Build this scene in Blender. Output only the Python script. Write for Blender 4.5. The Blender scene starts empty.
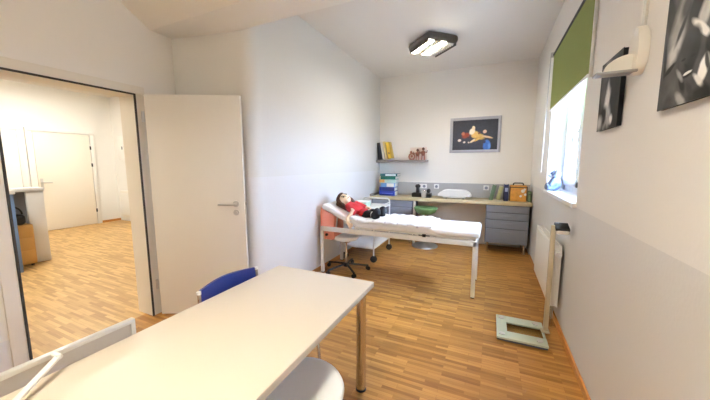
import bpy, bmesh, math, random
from mathutils import Vector, Matrix
random.seed(7)
U = 0.877                 # scales whole scene and camera about floor origin; lengths below are in image-fit units
SC = bpy.context.scene
COL = SC.collection
PI = math.pi

# ------------------------------------------------------------------ materials
def s2l(c):
    return tuple((x/12.92 if x <= .04045 else ((x+.055)/1.055)**2.4) for x in c)
def rgb(r, g, b): return s2l((r/255, g/255, b/255)) + (1,)

def mat(name, col, rough=.5, metal=0, spec=.5, bump=0, bscale=40, var=0, vscale=8, emit=None, estr=0, trans=0, coat=0):
    m = bpy.data.materials.new(name); m.use_nodes = True
    nt = m.node_tree; N = nt.nodes; L = nt.links
    b = N['Principled BSDF']
    b.inputs['Base Color'].default_value = col
    b.inputs['Roughness'].default_value = rough
    b.inputs['Metallic'].default_value = metal
    b.inputs['Specular IOR Level'].default_value = spec
    if coat: b.inputs['Coat Weight'].default_value = coat; b.inputs['Coat Roughness'].default_value = .1
    if trans: b.inputs['Transmission Weight'].default_value = trans
    if emit: b.inputs['Emission Color'].default_value = emit; b.inputs['Emission Strength'].default_value = estr
    tc = N.new('ShaderNodeTexCoord')
    if var:
        no = N.new('ShaderNodeTexNoise'); no.inputs['Scale'].default_value = vscale; no.inputs['Detail'].default_value = 4
        L.new(tc.outputs['Object'], no.inputs['Vector'])
        mx = N.new('ShaderNodeMix'); mx.data_type = 'RGBA'
        mx.inputs['A'].default_value = tuple(max(0, c*(1-var)) for c in col[:3]) + (1,)
        mx.inputs['B'].default_value = tuple(min(1, c*(1+var)) for c in col[:3]) + (1,)
        L.new(no.outputs['Fac'], mx.inputs['Factor']); L.new(mx.outputs['Result'], b.inputs['Base Color'])
    if bump:
        no = N.new('ShaderNodeTexNoise'); no.inputs['Scale'].default_value = bscale; no.inputs['Detail'].default_value = 3
        L.new(tc.outputs['Object'], no.inputs['Vector'])
        bp = N.new('ShaderNodeBump'); bp.inputs['Strength'].default_value = bump; bp.inputs['Distance'].default_value = .01
        L.new(no.outputs['Fac'], bp.inputs['Height']); L.new(bp.outputs['Normal'], b.inputs['Normal'])
    return m

def wall_mat(name, upper, lower, zl, rl=.42):
    """emulsion paint, a second colour below the line at height zl (image-fit units)"""
    m = mat(name, upper, .75, bump=.08, bscale=60)
    nt = m.node_tree; N = nt.nodes; L = nt.links; b = N['Principled BSDF']
    g = N.new('ShaderNodeNewGeometry'); s = N.new('ShaderNodeSeparateXYZ'); L.new(g.outputs['Position'], s.inputs[0])
    c = N.new('ShaderNodeMath'); c.operation = 'GREATER_THAN'; c.inputs[1].default_value = zl*U; L.new(s.outputs['Z'], c.inputs[0])
    mx = N.new('ShaderNodeMix'); mx.data_type = 'RGBA'; mx.inputs['A'].default_value = lower; mx.inputs['B'].default_value = upper
    L.new(c.outputs[0], mx.inputs['Factor']); L.new(mx.outputs['Result'], b.inputs['Base Color'])
    r = N.new('ShaderNodeMapRange'); r.inputs['To Min'].default_value = rl; r.inputs['To Max'].default_value = .8
    L.new(c.outputs[0], r.inputs['Value']); L.new(r.outputs[0], b.inputs['Roughness'])
    return m

def floor_mat(name, FLOOR_D, FLOOR_L):
    m = mat(name, (1, 1, 1, 1), .42, spec=.35)
    nt = m.node_tree; N = nt.nodes; L = nt.links; b = N['Principled BSDF']
    tc = N.new('ShaderNodeTexCoord')
    br = N.new('ShaderNodeTexBrick'); br.inputs['Scale'].default_value = 1
    br.inputs['Brick Width'].default_value = .24; br.inputs['Row Height'].default_value = .027
    br.inputs['Mortar Size'].default_value = .0012; br.inputs['Mortar Smooth'].default_value = .2; br.inputs['Bias'].default_value = 0
    br.offset = .37; br.offset_frequency = 3; br.squash = 1
    br.inputs['Color1'].default_value = (0, 0, 0, 1); br.inputs['Color2'].default_value = (1, 1, 1, 1); br.inputs['Mortar'].default_value = (.25, .25, .25, 1)
    L.new(tc.outputs['Object'], br.inputs['Vector'])
    mp = N.new('ShaderNodeMapping'); mp.inputs['Scale'].default_value = (4, 60, 1); L.new(tc.outputs['Object'], mp.inputs['Vector'])
    no = N.new('ShaderNodeTexNoise'); no.inputs['Scale'].default_value = 1.5; no.inputs['Detail'].default_value = 5; L.new(mp.outputs[0], no.inputs['Vector'])
    ad = N.new('ShaderNodeMix'); ad.data_type = 'RGBA'; ad.inputs['Factor'].default_value = .45
    L.new(br.outputs['Color'], ad.inputs['A']); L.new(no.outputs['Fac'], ad.inputs['B'])
    cr = N.new('ShaderNodeValToRGB')
    cr.color_ramp.elements[0].position = .1; cr.color_ramp.elements[0].color = FLOOR_D
    cr.color_ramp.elements[1].position = .9; cr.color_ramp.elements[1].color = FLOOR_L
    L.new(ad.outputs['Result'], cr.inputs[0]); L.new(cr.outputs[0], b.inputs['Base Color'])
    bp = N.new('ShaderNodeBump'); bp.inputs['Strength'].default_value = .15; bp.inputs['Distance'].default_value = .002
    L.new(br.outputs['Fac'], bp.inputs['Height']); bp.invert = True; L.new(bp.outputs[0], b.inputs['Normal'])
    return m

def painted(name, origin, ax, size, base, shapes, rough=.5, noise=0, nscale=20, streak=None):
    """A print: soft ellipses composited in order over a base colour. origin = lower left corner (object space, metres),
    ax = index of the object axes used as (u, v) with sign, size = (w, h). shapes = (u, v, ru, rv, angle, colour, softness)"""
    m = mat(name, base, rough)
    nt = m.node_tree; N = nt.nodes; L = nt.links; b = N['Principled BSDF']
    tc = N.new('ShaderNodeTexCoord'); se = N.new('ShaderNodeSeparateXYZ'); L.new(tc.outputs['Object'], se.inputs[0])
    cb = N.new('ShaderNodeCombineXYZ')
    for k in range(2):
        a, sg = ax[k]
        mr = N.new('ShaderNodeMapRange'); mr.clamp = False
        mr.inputs['From Min'].default_value = origin[k]; mr.inputs['From Max'].default_value = origin[k] + sg*size[k]
        L.new(se.outputs[a], mr.inputs['Value']); 
        if k == 0:
            mu = N.new('ShaderNodeMath'); mu.operation = 'MULTIPLY'; mu.inputs[1].default_value = size[0]/size[1]
            L.new(mr.outputs[0], mu.inputs[0]); L.new(mu.outputs[0], cb.inputs[0])
        else: L.new(mr.outputs[0], cb.inputs[1])
    vec = cb.outputs[0]
    if noise:
        no = N.new('ShaderNodeTexNoise'); no.inputs['Scale'].default_value = nscale; no.inputs['Detail'].default_value = 4
        if streak:
            mp = N.new('ShaderNodeMapping'); mp.inputs['Scale'].default_value = (streak[0], streak[1], 1); mp.inputs['Rotation'].default_value = (0, 0, streak[2])
            L.new(vec, mp.inputs['Vector']); L.new(mp.outputs[0], no.inputs['Vector'])
        else: L.new(vec, no.inputs['Vector'])
        sb = N.new('ShaderNodeVectorMath'); sb.operation = 'SUBTRACT'; sb.inputs[1].default_value = (.5, .5, .5); L.new(no.outputs['Color'], sb.inputs[0])
        sc = N.new('ShaderNodeVectorMath'); sc.operation = 'SCALE'; sc.inputs['Scale'].default_value = noise*.5; L.new(sb.outputs[0], sc.inputs[0])
        av = N.new('ShaderNodeVectorMath'); av.operation = 'ADD'; L.new(vec, av.inputs[0]); L.new(sc.outputs[0], av.inputs[1]); vec = av.outputs[0]
    rc = N.new('ShaderNodeRGB'); rc.outputs[0].default_value = base; cur = rc.outputs[0]
    for (u, v, ru, rv, ang, col, soft) in shapes:
        mp = N.new('ShaderNodeMapping'); mp.vector_type = 'TEXTURE'
        mp.inputs['Location'].default_value = (u*size[0]/size[1], v, 0); mp.inputs['Rotation'].default_value = (0, 0, ang); mp.inputs['Scale'].default_value = (ru, rv, 1)
        L.new(vec, mp.inputs['Vector'])
        le = N.new('ShaderNodeVectorMath'); le.operation = 'LENGTH'; L.new(mp.outputs[0], le.inputs[0])
        mr = N.new('ShaderNodeMapRange'); mr.inputs['From Min'].default_value = 1+soft; mr.inputs['From Max'].default_value = 1-soft
        L.new(le.outputs['Value'], mr.inputs['Value'])
        mx = N.new('ShaderNodeMix'); mx.data_type = 'RGBA'; mx.inputs['B'].default_value = col
        L.new(mr.outputs[0], mx.inputs['Factor']); L.new(cur, mx.inputs['A']); cur = mx.outputs['Result']
    if noise:
        mx = N.new('ShaderNodeMix'); mx.data_type = 'RGBA'; mx.blend_type = 'OVERLAY'; mx.inputs['Factor'].default_value = .5
        L.new(cur, mx.inputs['A']); L.new(no.outputs['Fac'], mx.inputs['B']); cur = mx.outputs['Result']
    L.new(cur, b.inputs['Base Color'])
    return m

# ------------------------------------------------------------------ geometry helpers
class MB:
    def __init__(s): s.bm = bmesh.new()
    def box(s, x0, x1, y0, y1, z0, z1, bev=0, seg=2, M=None):
        r = bmesh.ops.create_cube(s.bm, size=1)
        vs = r['verts']
        for v in vs: v.co = Vector(((x0+x1)/2+v.co.x*(x1-x0), (y0+y1)/2+v.co.y*(y1-y0), (z0+z1)/2+v.co.z*(z1-z0)))
        if bev:
            es = list({e for v in vs for e in v.link_edges})
            rr = bmesh.ops.bevel(s.bm, geom=es, offset=bev, segments=seg, affect='EDGES', profile=.5)
            vs = list({v for f in rr['faces'] for v in f.verts} | {v for v in vs if v.is_valid})
        if M is not None:
            for v in vs: v.co = M @ v.co
        return s
    def cyl(s, p0, p1, r0, r1=None, seg=20):
        p0, p1 = Vector(p0), Vector(p1); r1 = r0 if r1 is None else r1
        d = p1-p0; q = d.to_track_quat('Z', 'Y').to_matrix().to_4x4()
        bmesh.ops.create_cone(s.bm, cap_ends=True, segments=seg, radius1=r0, radius2=r1, depth=d.length, matrix=Matrix.Translation((p0+p1)/2) @ q)
        return s
    def ell(s, c, r, M=None, seg=20, rings=12):
        R = (M.to_4x4() if M is not None else Matrix.Identity(4))
        bmesh.ops.create_uvsphere(s.bm, u_segments=seg, v_segments=rings, radius=1, matrix=Matrix.Translation(c) @ R @ Matrix.Diagonal((r[0], r[1], r[2], 1)))
        return s
    def tube(s, pts, r, seg=10, closed=False):
        pts = [Vector(p) for p in pts]; n = len(pts); rings = []
        up = None
        for i, p in enumerate(pts):
            a = pts[(i-1) % n] if (closed or i > 0) else p
            c = pts[(i+1) % n] if (closed or i < n-1) else p
            t = (c-a).normalized()
            if up is None:
                up = Vector((0, 0, 1)) if abs(t.z) < .9 else Vector((1, 0, 0))
            u = (up - t*up.dot(t)).normalized(); w = t.cross(u); up = u
            rings.append([s.bm.verts.new(p + r*(math.cos(k*2*PI/seg)*u + math.sin(k*2*PI/seg)*w)) for k in range(seg)])
        m = n if closed else n-1
        for i in range(m):
            A, B = rings[i], rings[(i+1) % n]
            for k in range(seg): s.bm.faces.new((A[k], A[(k+1) % seg], B[(k+1) % seg], B[k]))
        if not closed: s.bm.faces.new(rings[0][::-1]); s.bm.faces.new(rings[-1])
        return s
    def lathe(s, prof, c, seg=32):
        rings = []
        for (r, z) in prof:
            if r < 1e-5: rings.append([s.bm.verts.new((c[0], c[1], c[2]+z))])
            else: rings.append([s.bm.verts.new((c[0]+r*math.cos(k*2*PI/seg), c[1]+r*math.sin(k*2*PI/seg), c[2]+z)) for k in range(seg)])
        for A, B in zip(rings, rings[1:]):
            for k in range(seg):
                a, a2 = A[k % len(A)], A[(k+1) % len(A)]; b, b2 = B[k % len(B)], B[(k+1) % len(B)]
                f = [a, a2, b2, b]; f = list(dict.fromkeys(f))
                if len(f) > 2: s.bm.faces.new(f)
        return s
    def prism(s, poly, axis, a0, a1, bev=0):
        """poly: 2D points in the plane normal to axis (0: yz, 1: xz, 2: xy)"""
        def P(p, a): return {0: (a, p[0], p[1]), 1: (p[0], a, p[1]), 2: (p[0], p[1], a)}[axis]
        A = [s.bm.verts.new(P(p, a0)) for p in poly]; B = [s.bm.verts.new(P(p, a1)) for p in poly]
        n = len(poly); s.bm.faces.new(A[::-1]); s.bm.faces.new(B)
        for i in range(n): s.bm.faces.new((A[i], A[(i+1) % n], B[(i+1) % n], B[i]))
        if bev:
            es = list({e for v in A+B for e in v.link_edges})
            bmesh.ops.bevel(s.bm, geom=es, offset=bev, segments=2, affect='EDGES', profile=.5)
        return s
    def grid(s, f, nu, nv, thick=0):
        """surface f(u,v)->point with u,v in 0..1; thick: (vector) offset for a closed slab"""
        T = [[s.bm.verts.new(f(i/nu, j/nv)) for j in range(nv+1)] for i in range(nu+1)]
        for i in range(nu):
            for j in range(nv): s.bm.faces.new((T[i][j], T[i+1][j], T[i+1][j+1], T[i][j+1]))
        if thick:
            t = Vector(thick)
            B = [[s.bm.verts.new(Vector(f(i/nu, j/nv))+t) for j in range(nv+1)] for i in range(nu+1)]
            for i in range(nu):
                for j in range(nv): s.bm.faces.new((B[i][j+1], B[i+1][j+1], B[i+1][j], B[i][j]))
            for i in range(nu):
                s.bm.faces.new((T[i][0], B[i][0], B[i+1][0], T[i+1][0])); s.bm.faces.new((T[i][nv], T[i+1][nv], B[i+1][nv], B[i][nv]))
            for j in range(nv):
                s.bm.faces.new((T[0][j], T[0][j+1], B[0][j+1], B[0][j])); s.bm.faces.new((T[nu][j], B[nu][j], B[nu][j+1], T[nu][j+1]))
        return s
    def xf(s, M):
        for v in s.bm.verts: v.co = M @ v.co
        return s

def world_loc(o):
    l = Vector((0, 0, 0))
    while o is not None: l += o.location; o = o.parent
    return l

def obj(name, mb, m, parent=None, smooth=True, angle=40, origin=None, label=None):
    """links ONE mesh object; mesh coordinates come in image-fit units of the room and are scaled to local metres"""
    bm = mb.bm
    bmesh.ops.recalc_face_normals(bm, faces=bm.faces[:])
    for v in bm.verts: v.co *= U
    base = world_loc(parent) if parent else Vector((0, 0, 0))
    if origin is None:
        if parent is None:
            xs = [v.co for v in bm.verts]
            origin = Vector(((min(c.x for c in xs)+max(c.x for c in xs))/2, (min(c.y for c in xs)+max(c.y for c in xs))/2, min(c.z for c in xs)))
        else: origin = base
    else: origin = Vector(origin)*U
    for v in bm.verts: v.co -= origin
    me = bpy.data.meshes.new(name); bm.to_mesh(me); bm.free()
    if m: me.materials.append(m)
    o = bpy.data.objects.new(name, me); COL.objects.link(o)
    if parent: o.parent = parent
    o.location = origin - base
    if smooth:
        me.polygons.foreach_set('use_smooth', [True]*len(me.polygons))
        me.set_sharp_from_angle(angle=math.radians(angle))
    if label: o['label'] = label
    return o

def tag(o, label, cat, group=None):
    o['label'] = label; o['category'] = cat
    if group: o['group'] = group
    return o
def thing(name, label, cat, loc, group=None):
    o = bpy.data.objects.new(name, None); COL.objects.link(o); o.location = Vector(loc)*U
    o.empty_display_size = .05
    return tag(o, label, cat, group)
def struct(name, mb, m, parent=None, smooth=False):
    o = obj(name, mb, m, parent, smooth, origin=(0, 0, 0) if parent is None else None)
    if parent is None: o['kind'] = 'structure'
    return o
def dup(root, off, label, group=None):
    r = root.copy(); COL.objects.link(r); r.location = root.location + Vector(off)*U; r['label'] = label
    if group: r['group'] = group
    for ch in list(root.children):
        c = ch.copy(); COL.objects.link(c); c.parent = r
        for g in ch.children:
            d = g.copy(); COL.objects.link(d); d.parent = c
    return r
def Rx(a): return Matrix.Rotation(a, 4, 'X')
def Ry(a): return Matrix.Rotation(a, 4, 'Y')
def Rz(a): return Matrix.Rotation(a, 4, 'Z')
def T(*p): return Matrix.Translation(p)

# ------------------------------------------------------------------ palette
FLOOR_D = rgb(124, 76, 24); FLOOR_L = rgb(192, 138, 66)
WALL = (.80, .775, .725, 1); WALL_LOW = (.685, .665, .625, 1)
M_wall_r = wall_mat('paint_right', WALL, WALL_LOW, 1.232)
M_wall_l = wall_mat('paint_left', (.765, .75, .71, 1), (.79, .78, .765, 1), 1.462, .30)
M_wall = mat('paint', (.845, .80, .725, 1), .8, bump=.06, bscale=60)
M_ceil = mat('ceiling_paint', (.78, .745, .69, 1), .85)
M_beam = mat('beam_paint', (.84, .815, .755, 1), .85)
M_hallwall = mat('hall_paint', (.84, .83, .80, 1), .7)
M_floor = floor_mat('parquet', FLOOR_D, FLOOR_L)
M_floor_hall_lit = floor_mat('parquet_hall_lit', rgb(156, 118, 66), rgb(220, 182, 122))  # same wood as the room; the hall's brighter exposure is put into its colours
M_white = mat('white_lacquer', (.80, .79, .76, 1), .35)
M_door = mat('door_lacquer', (.78, .745, .68, 1), .38)
M_frame = mat('frame_lacquer', (.72, .66, .56, 1), .4)
M_hdoor = mat('hall_door_lacquer', (.80, .75, .66, 1), .4)
M_rubber = mat('rubber', (.03, .025, .02, 1), .7)
M_table = mat('table_top', (.67, .575, .45, 1), .4)
M_tedge = mat('table_edge', (.62, .59, .53, 1), .4)
M_chrome = mat('chrome', (.72, .70, .68, 1), .18, 1)
M_steel = mat('brushed_steel', (.60, .58, .55, 1), .35, 1)
M_alu = mat('aluminium', (.66, .65, .60, 1), .42, .75)
M_column = mat('champagne_aluminium', rgb(190, 178, 152), .4, .35)
M_black = mat('black_plastic', (.008, .008, .009, 1), .5)
M_blackcloth = mat('black_cloth', (.005, .0055, .009, 1), .9, bump=.3, bscale=150)
M_blue = mat('blue_plastic', (.009, .02, .135, 1), .4)
M_grey_cab = mat('grey_laminate', rgb(132, 136, 146), .42)
M_grey_dark = mat('grey_carcass', rgb(88, 92, 104), .5)
M_wood_top = mat('birch_worktop', rgb(192, 174, 136), .45, var=.12, vscale=14)
M_splash = mat('grey_upstand', rgb(172, 170, 168), .5)
M_shelf = mat('shelf_laminate', rgb(128, 118, 108), .5)
M_vinyl = mat('white_vinyl', (.90, .885, .86, 1), .45)
M_bedframe = mat('cream_steel', (.76, .72, .64, 1), .4)
M_salmon = mat('salmon_vinyl', rgb(226, 140, 116), .5)
M_red = mat('red_jersey', (.42, .012, .014, 1), .85, bump=.4, bscale=120, var=.35, vscale=25)
M_hair = mat('brown_hair', (.075, .028, .014, 1), .7, bump=.6, bscale=60, var=.5, vscale=40)
M_skin = mat('doll_fabric', rgb(238, 212, 176), .85, bump=.2, bscale=200)
M_darkmark = mat('embroidery', (.03, .02, .015, 1), .8)
M_mouth = mat('mouth_felt', (.35, .06, .05, 1), .8)
M_green = mat('green_vinyl', rgb(92, 126, 74), .6)
M_blind = mat('green_blind', rgb(132, 142, 70), .8, bump=.15, bscale=300)
M_winwhite = mat('window_white', (.86, .87, .88, 1), .3)
M_reveal = mat('reveal_white', (.84, .84, .84, 1), .6)
M_rad = mat('radiator_white', (.80, .77, .70, 1), .35)
M_glass = mat('glass', (1, 1, 1, 1), 0, trans=1); M_glass.node_tree.nodes['Principled BSDF'].inputs['IOR'].default_value = 1.02
M_scaleglass = mat('scale_glass', (.93, .97, .94, 1), .02, trans=1); M_scaleglass.node_tree.nodes['Principled BSDF'].inputs['IOR'].default_value = 1.05
M_mint = mat('pale_mint_metal', rgb(188, 196, 176), .4, .2)
M_beech = mat('beech_veneer', rgb(222, 176, 104), .45, var=.1, vscale=6)
M_hallblue = mat('blue_laminate', rgb(108, 138, 186), .5)
M_counter = mat('counter_white', (.72, .72, .73, 1), .4)
M_tube = mat('lamp_tube', (1, 1, 1, 1), .5, emit=(1, .94, .82, 1), estr=100)
M_tube_added = mat('added_lamp_tube', (1, 1, 1, 1), .5, emit=(1, .94, .82, 1), estr=310)  # stronger tubes of the added lamp out of view
M_hallglow = mat('hall_lamp_diffuser', (1, 1, 1, 1), .5, emit=(1, .97, .88, 1), estr=41)
M_lamp_body = mat('lamp_body', rgb(92, 86, 82), .5, .1)
M_louvre = mat('lamp_louvre', (.62, .60, .57, 1), .35, .6)
M_basewood = mat('oak_skirting', rgb(196, 134, 66), .45, var=.12)
M_panelgrey = mat('grey_panel', rgb(186, 176, 162), .55)
M_linen = mat('printed_sheet', (.86, .84, .82, 1), .9, bump=.25, bscale=40)

# ------------------------------------------------------------------ the setting
XR, XL, XD, YB, H = .669, -2.312, -3.22, 6.35, 3.464
YJ0, YJ1 = 2.235, 2.42
XH, YH = -9.8, 4.85                       # hall far wall and side wall
b = MB(); b.box(XD-.1, XR+.4, -1.5, YB+.25, -.12, 0); struct('floor', b, M_floor)
b = MB(); b.box(XH-.2, XD-.1, -1.5, YB+.25, -.12, 0); struct('floor_hall', b, M_floor_hall_lit)
b = MB(); b.box(XH-.2, XR+.4, -1.5, YB+.25, H, H+.12); struct('ceiling', b, M_ceil)
ca = [(XL-.14*(1-t)**2, YJ1-.027*(1-t)**2+.14*t*t) for t in [i/12 for i in range(13)]]      # softly rounded corner
b = MB(); b.prism([(XD, YJ0)] + ca + [(XL, YB+.2), (XD-.2, YB+.2), (XD-.2, YJ0)], 2, 0, H); struct('wall_left', b, M_wall_l, smooth=True)
b = MB(); b.box(XD-.2, XR+.4, YB, YB+.2, 0, H); struct('wall_back', b, M_wall)
b = MB(); b.box(XH-.2, XR+.4, -1.5, -1.3, 0, H); struct('wall_front', b, M_wall)
# right wall with its deep window niche
NY0, NY1, NZ0, NZ1, NX = 3.06, 4.62, 1.262, 3.0, .90
b = MB()
b.box(XR, XR+.42, -1.3, NY0, 0, H); b.box(XR, XR+.42, NY1, YB, 0, H)
b.box(XR, XR+.42, NY0, NY1, 0, NZ0-.04); b.box(XR, XR+.42, NY0, NY1, NZ1, H)
struct('wall_right', b, M_wall_r)
# wall with the doorway
DY0, DY1, DZ = .886, 1.796, 2.277
b = MB()
b.box(XD-.2, XD, -1.3, DY0-.06, 0, H); b.box(XD-.2, XD, DY1+.06, YJ0+.001, 0, H); b.box(XD-.2, XD, DY0-.06, DY1+.06, DZ+.06, H)
struct('wall_door_side', b, wall_mat('paint_door_side', (.78, .74, .68, 1), (.72, .70, .68, 1), .3))
# dropped beam with a sloping front
b = MB(); b.prism([(2.39, 2.954), (2.39, H+.01), (1.1, H+.01), (1.743, 3.116), (2.014, 2.959)], 0, XD-.05, XR+.05); struct('trim_1', b, M_beam)
# hall shell
b = MB(); b.box(XH-.2, XH, -1.3, YB, 0, H); struct('wall_hall_end', b, M_hallwall)
b = MB(); b.box(XH, XD-.2, YH, YH+.2, 0, H); struct('wall_hall_side', b, M_hallwall)
# skirtings
b = MB(); b.box(XR-.018, XR, -1.3, 5.72, 0, .06, .004); struct('baseboard_right', b, M_basewood)
b = MB(); b.box(XH, XH+.015, -1, 3.1, 0, .06); b.box(XH, XH+.015, 4.36, YH, 0, .06); struct('baseboard_hall', b, M_basewood)
b = MB(); b.box(XL, XL+.015, YJ1+.02, 5.72, 0, .06, .004); struct('baseboard_left', b, M_basewood)
# grey upstand behind the worktop
b = MB(); b.box(XL, XR-.002, YB-.02, YB, .936, 1.215, .004); struct('trim_2', b, M_splash)
# door frame: lining through the wall, casing on the room side, dark seal
b = MB()
for y0, y1 in ((DY0-.06, DY0), (DY1, DY1+.06)): b.box(XD-.23, XD+.012, y0, y1, 0, DZ)
b.box(XD-.23, XD+.012, DY0-.06, DY1+.06, DZ, DZ+.06)
b.box(XD+.001, XD+.022, DY1+.013, DY1+.10, 0, DZ+.0125, .005); b.box(XD+.001, XD+.022, DY0-.10, DY0-.013, 0, DZ+.0125, .005); b.box(XD+.001, XD+.022, DY0-.10, DY1+.10, DZ+.013, DZ+.09, .005)
fr = struct('trim_3', b, M_frame)
b = MB()
b.box(XD+.013, XD+.026, DY1-.002, DY1+.013, 0, DZ+.013); b.box(XD+.013, XD+.026, DY0-.013, DY0+.002, 0, DZ+.013); b.box(XD+.013, XD+.026, DY0+.002, DY1-.002, DZ-.002, DZ+.013)
obj('seal', b, M_rubber, fr, False)
# open door leaf
hx, hy = -3.135, 1.845
u = Vector((.875, .462, 0)).normalized(); LW = .925
DM = T(hx, hy, 0) @ Rz(math.atan2(u.y, u.x))     # local x along the leaf, local -y = face towards the camera
b = MB(); b.box(0, LW, 0, .045, .012, 2.285, .006, M=DM); leaf = struct('door_1', b, M_door, smooth=True)
for z in (.3, 2.02): b = MB(); b.cyl(DM @ Vector((-.012, -.012, z)), DM @ Vector((-.012, -.012, z+.1)), .013); obj('hinge', b, M_steel, leaf)
b = MB(); b.cyl(DM @ Vector((LW-.085, -.012, 1.195)), DM @ Vector((LW-.085, 0, 1.195)), .032)
b.tube([DM @ Vector(p) for p in ((LW-.085, -.005, 1.195), (LW-.085, -.05, 1.195), (LW-.10, -.062, 1.195), (LW-.13, -.064, 1.195), (LW-.245, -.064, 1.195))], .0115)
obj('lever_handle', b, M_steel, leaf)
b = MB(); b.cyl(DM @ Vector((LW-.085, -.010, 1.105)), DM @ Vector((LW-.085, 0, 1.105)), .03); b.cyl(DM @ Vector((LW-.085, -.016, 1.105)), DM @ Vector((LW-.085, -.008, 1.105)), .013)
obj('lock_rosette', b, M_steel, leaf)
b = MB(); b.box(LW-.001, LW+.004, .012, .033, 1.08, 1.30, M=DM); b.box(LW, LW+.014, .016, .03, 1.18, 1.21, M=DM); obj('latch_plate', b, M_steel, leaf)

# window: board, two sashes, roller blind
b = MB(); b.box(NX, XR+.42, NY0, NY1, NZ0, NZ1)   # (glazing zone, replaced below by the sashes)
b.bm.free()
b = MB(); FX0, FX1 = .862, .92
for y0, y1 in ((NY0, NY0+.075), (NY1-.075, NY1), ((NY0+NY1)/2-.07, (NY0+NY1)/2+.07)): b.box(FX0, FX1, y0, y1, NZ0, NZ1, .006)
b.box(FX0, FX1, NY0, NY1, NZ0, NZ0+.09, .006); b.box(FX0, FX1, NY0, NY1, NZ1-.08, NZ1, .006)
win = struct('window_1', b, M_winwhite, smooth=True)
ym = (NY0+NY1)/2
for y0, y1 in ((NY0+.07, ym-.06), (ym+.06, NY1-.07)):
    b = MB()
    b.box(FX0-.03, FX1-.02, y0, y0+.06, NZ0+.08, NZ1-.07, .008); b.box(FX0-.03, FX1-.02, y1-.06, y1, NZ0+.08, NZ1-.07, .008)
    b.box(FX0-.03, FX1-.02, y0, y1, NZ0+.08, NZ0+.15, .008); b.box(FX0-.03, FX1-.02, y0, y1, NZ1-.14, NZ1-.07, .008)
    sa = obj('sash', b, M_winwhite, win)
    b = MB(); b.box(FX0+.005, FX0+.011, y0+.05, y1-.05, NZ0+.14, NZ1-.13); obj('pane', b, M_glass, sa, False)
b = MB(); b.box(FX0-.04, FX0-.028, ym+.065, ym+.1, 1.84, 1.98, .004)
b.tube([(FX0-.035, ym+.083, 1.95), (FX0-.075, ym+.083, 1.95), (FX0-.085, ym+.083, 1.92), (FX0-.085, ym+.083, 1.82)], .011)
obj('handle', b, M_winwhite, win)
b = MB()
b.box(XR+.002, FX0, NY1-.001, NY1+.004, NZ0, NZ1); b.box(XR+.002, FX0, NY0-.004, NY0+.001, NZ0, NZ1); b.box(XR+.002, FX0, NY0, NY1, NZ1-.001, NZ1+.004)
obj('reveal', b, M_reveal, win, False)
b = MB(); b.box(.632, FX0+.01, NY0-.03, NY1-.02, 1.226, NZ0+.006, .01); obj('window_sill', b, M_white, win)

bl = thing('roller_blind', 'olive green roller blind pulled halfway down over the window', 'blind', (.645, 3.77, 2.28))
b = MB(); b.box(.644, .648, 2.93, 4.595, 2.29, 2.95); obj('fabric', b, M_blind, bl, False)
b = MB(); b.cyl((.652, 2.90, 2.972), (.652, 4.61, 2.968), .019); obj('roller', b, M_black, bl)
b = MB(); b.box(.638, .654, 2.925, 4.60, 2.272, 2.295, .004); obj('bottom_bar', b, M_winwhite, bl)
b = MB(); b.box(.645, .668, 2.902, 2.922, 2.265, 3.0, .004); obj('guide_rail', b, M_alu, bl)
b = MB(); b.tube([(.612, 4.615, 2.96), (.606, 4.62, 2.3), (.60, 4.62, 1.62), (.603, 4.64, 1.50), (.606, 4.66, 1.62), (.616, 4.65, 2.3), (.62, 4.63, 2.96)], .0022, 6); b.box(.612, .655, 4.60, 4.64, 2.945, 3.0, .004); obj('bead_chain', b, M_splash, bl)

# ------------------------------------------------------------------ hall beyond the doorway
b = MB(); b.box(XH, XH+.05, 3.20, 4.27, .01, 2.38, .006); hd = struct('door_2', b, M_hdoor, smooth=True)
b = MB(); b.box(XH, XH+.065, 3.08, 3.19, 0, 2.388, .005); b.box(XH, XH+.065, 4.28, 4.37, 0, 2.388, .005); b.box(XH, XH+.065, 3.08, 4.37, 2.39, 2.47, .005); obj('door_frame', b, M_white, hd)
b = MB(); b.box(XH+.05, XH+.062, 3.235, 3.285, 1.02, 1.28, .004); obj('handle_plate', b, M_steel, hd)
b = MB(); b.tube([(XH+.06, 3.26, 1.18), (XH+.12, 3.26, 1.18), (XH+.13, 3.28, 1.18), (XH+.13, 3.42, 1.18)], .014); obj('lever_handle', b, M_steel, hd)
for z in (.33, 1.55, 2.0): b = MB(); b.cyl((XH+.06, 4.275, z), (XH+.06, 4.275, z+.09), .016); obj('hinge', b, M_black, hd)
b = MB(); b.box(XH, XH+.05, 1.75, 2.938, .01, 2.38, .002); hd3 = struct('door_3', b, M_hallwall, smooth=True)
for z in (1.45, 1.32): b = MB(); b.cyl((XH+.05, 2.66, z), (XH+.062, 2.66, z), .022); obj('lock_cylinder', b, M_black, hd3)
b = MB(); b.box(XH, XH+.065, 2.94, 3.03, 0, 2.383, .005); b.box(XH, XH+.065, 1.68, 1.745, 0, 2.383, .005); b.box(XH, XH+.065, 1.68, 3.03, 2.385, 2.45, .005); obj('door_frame', b, M_white, hd3)

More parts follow.
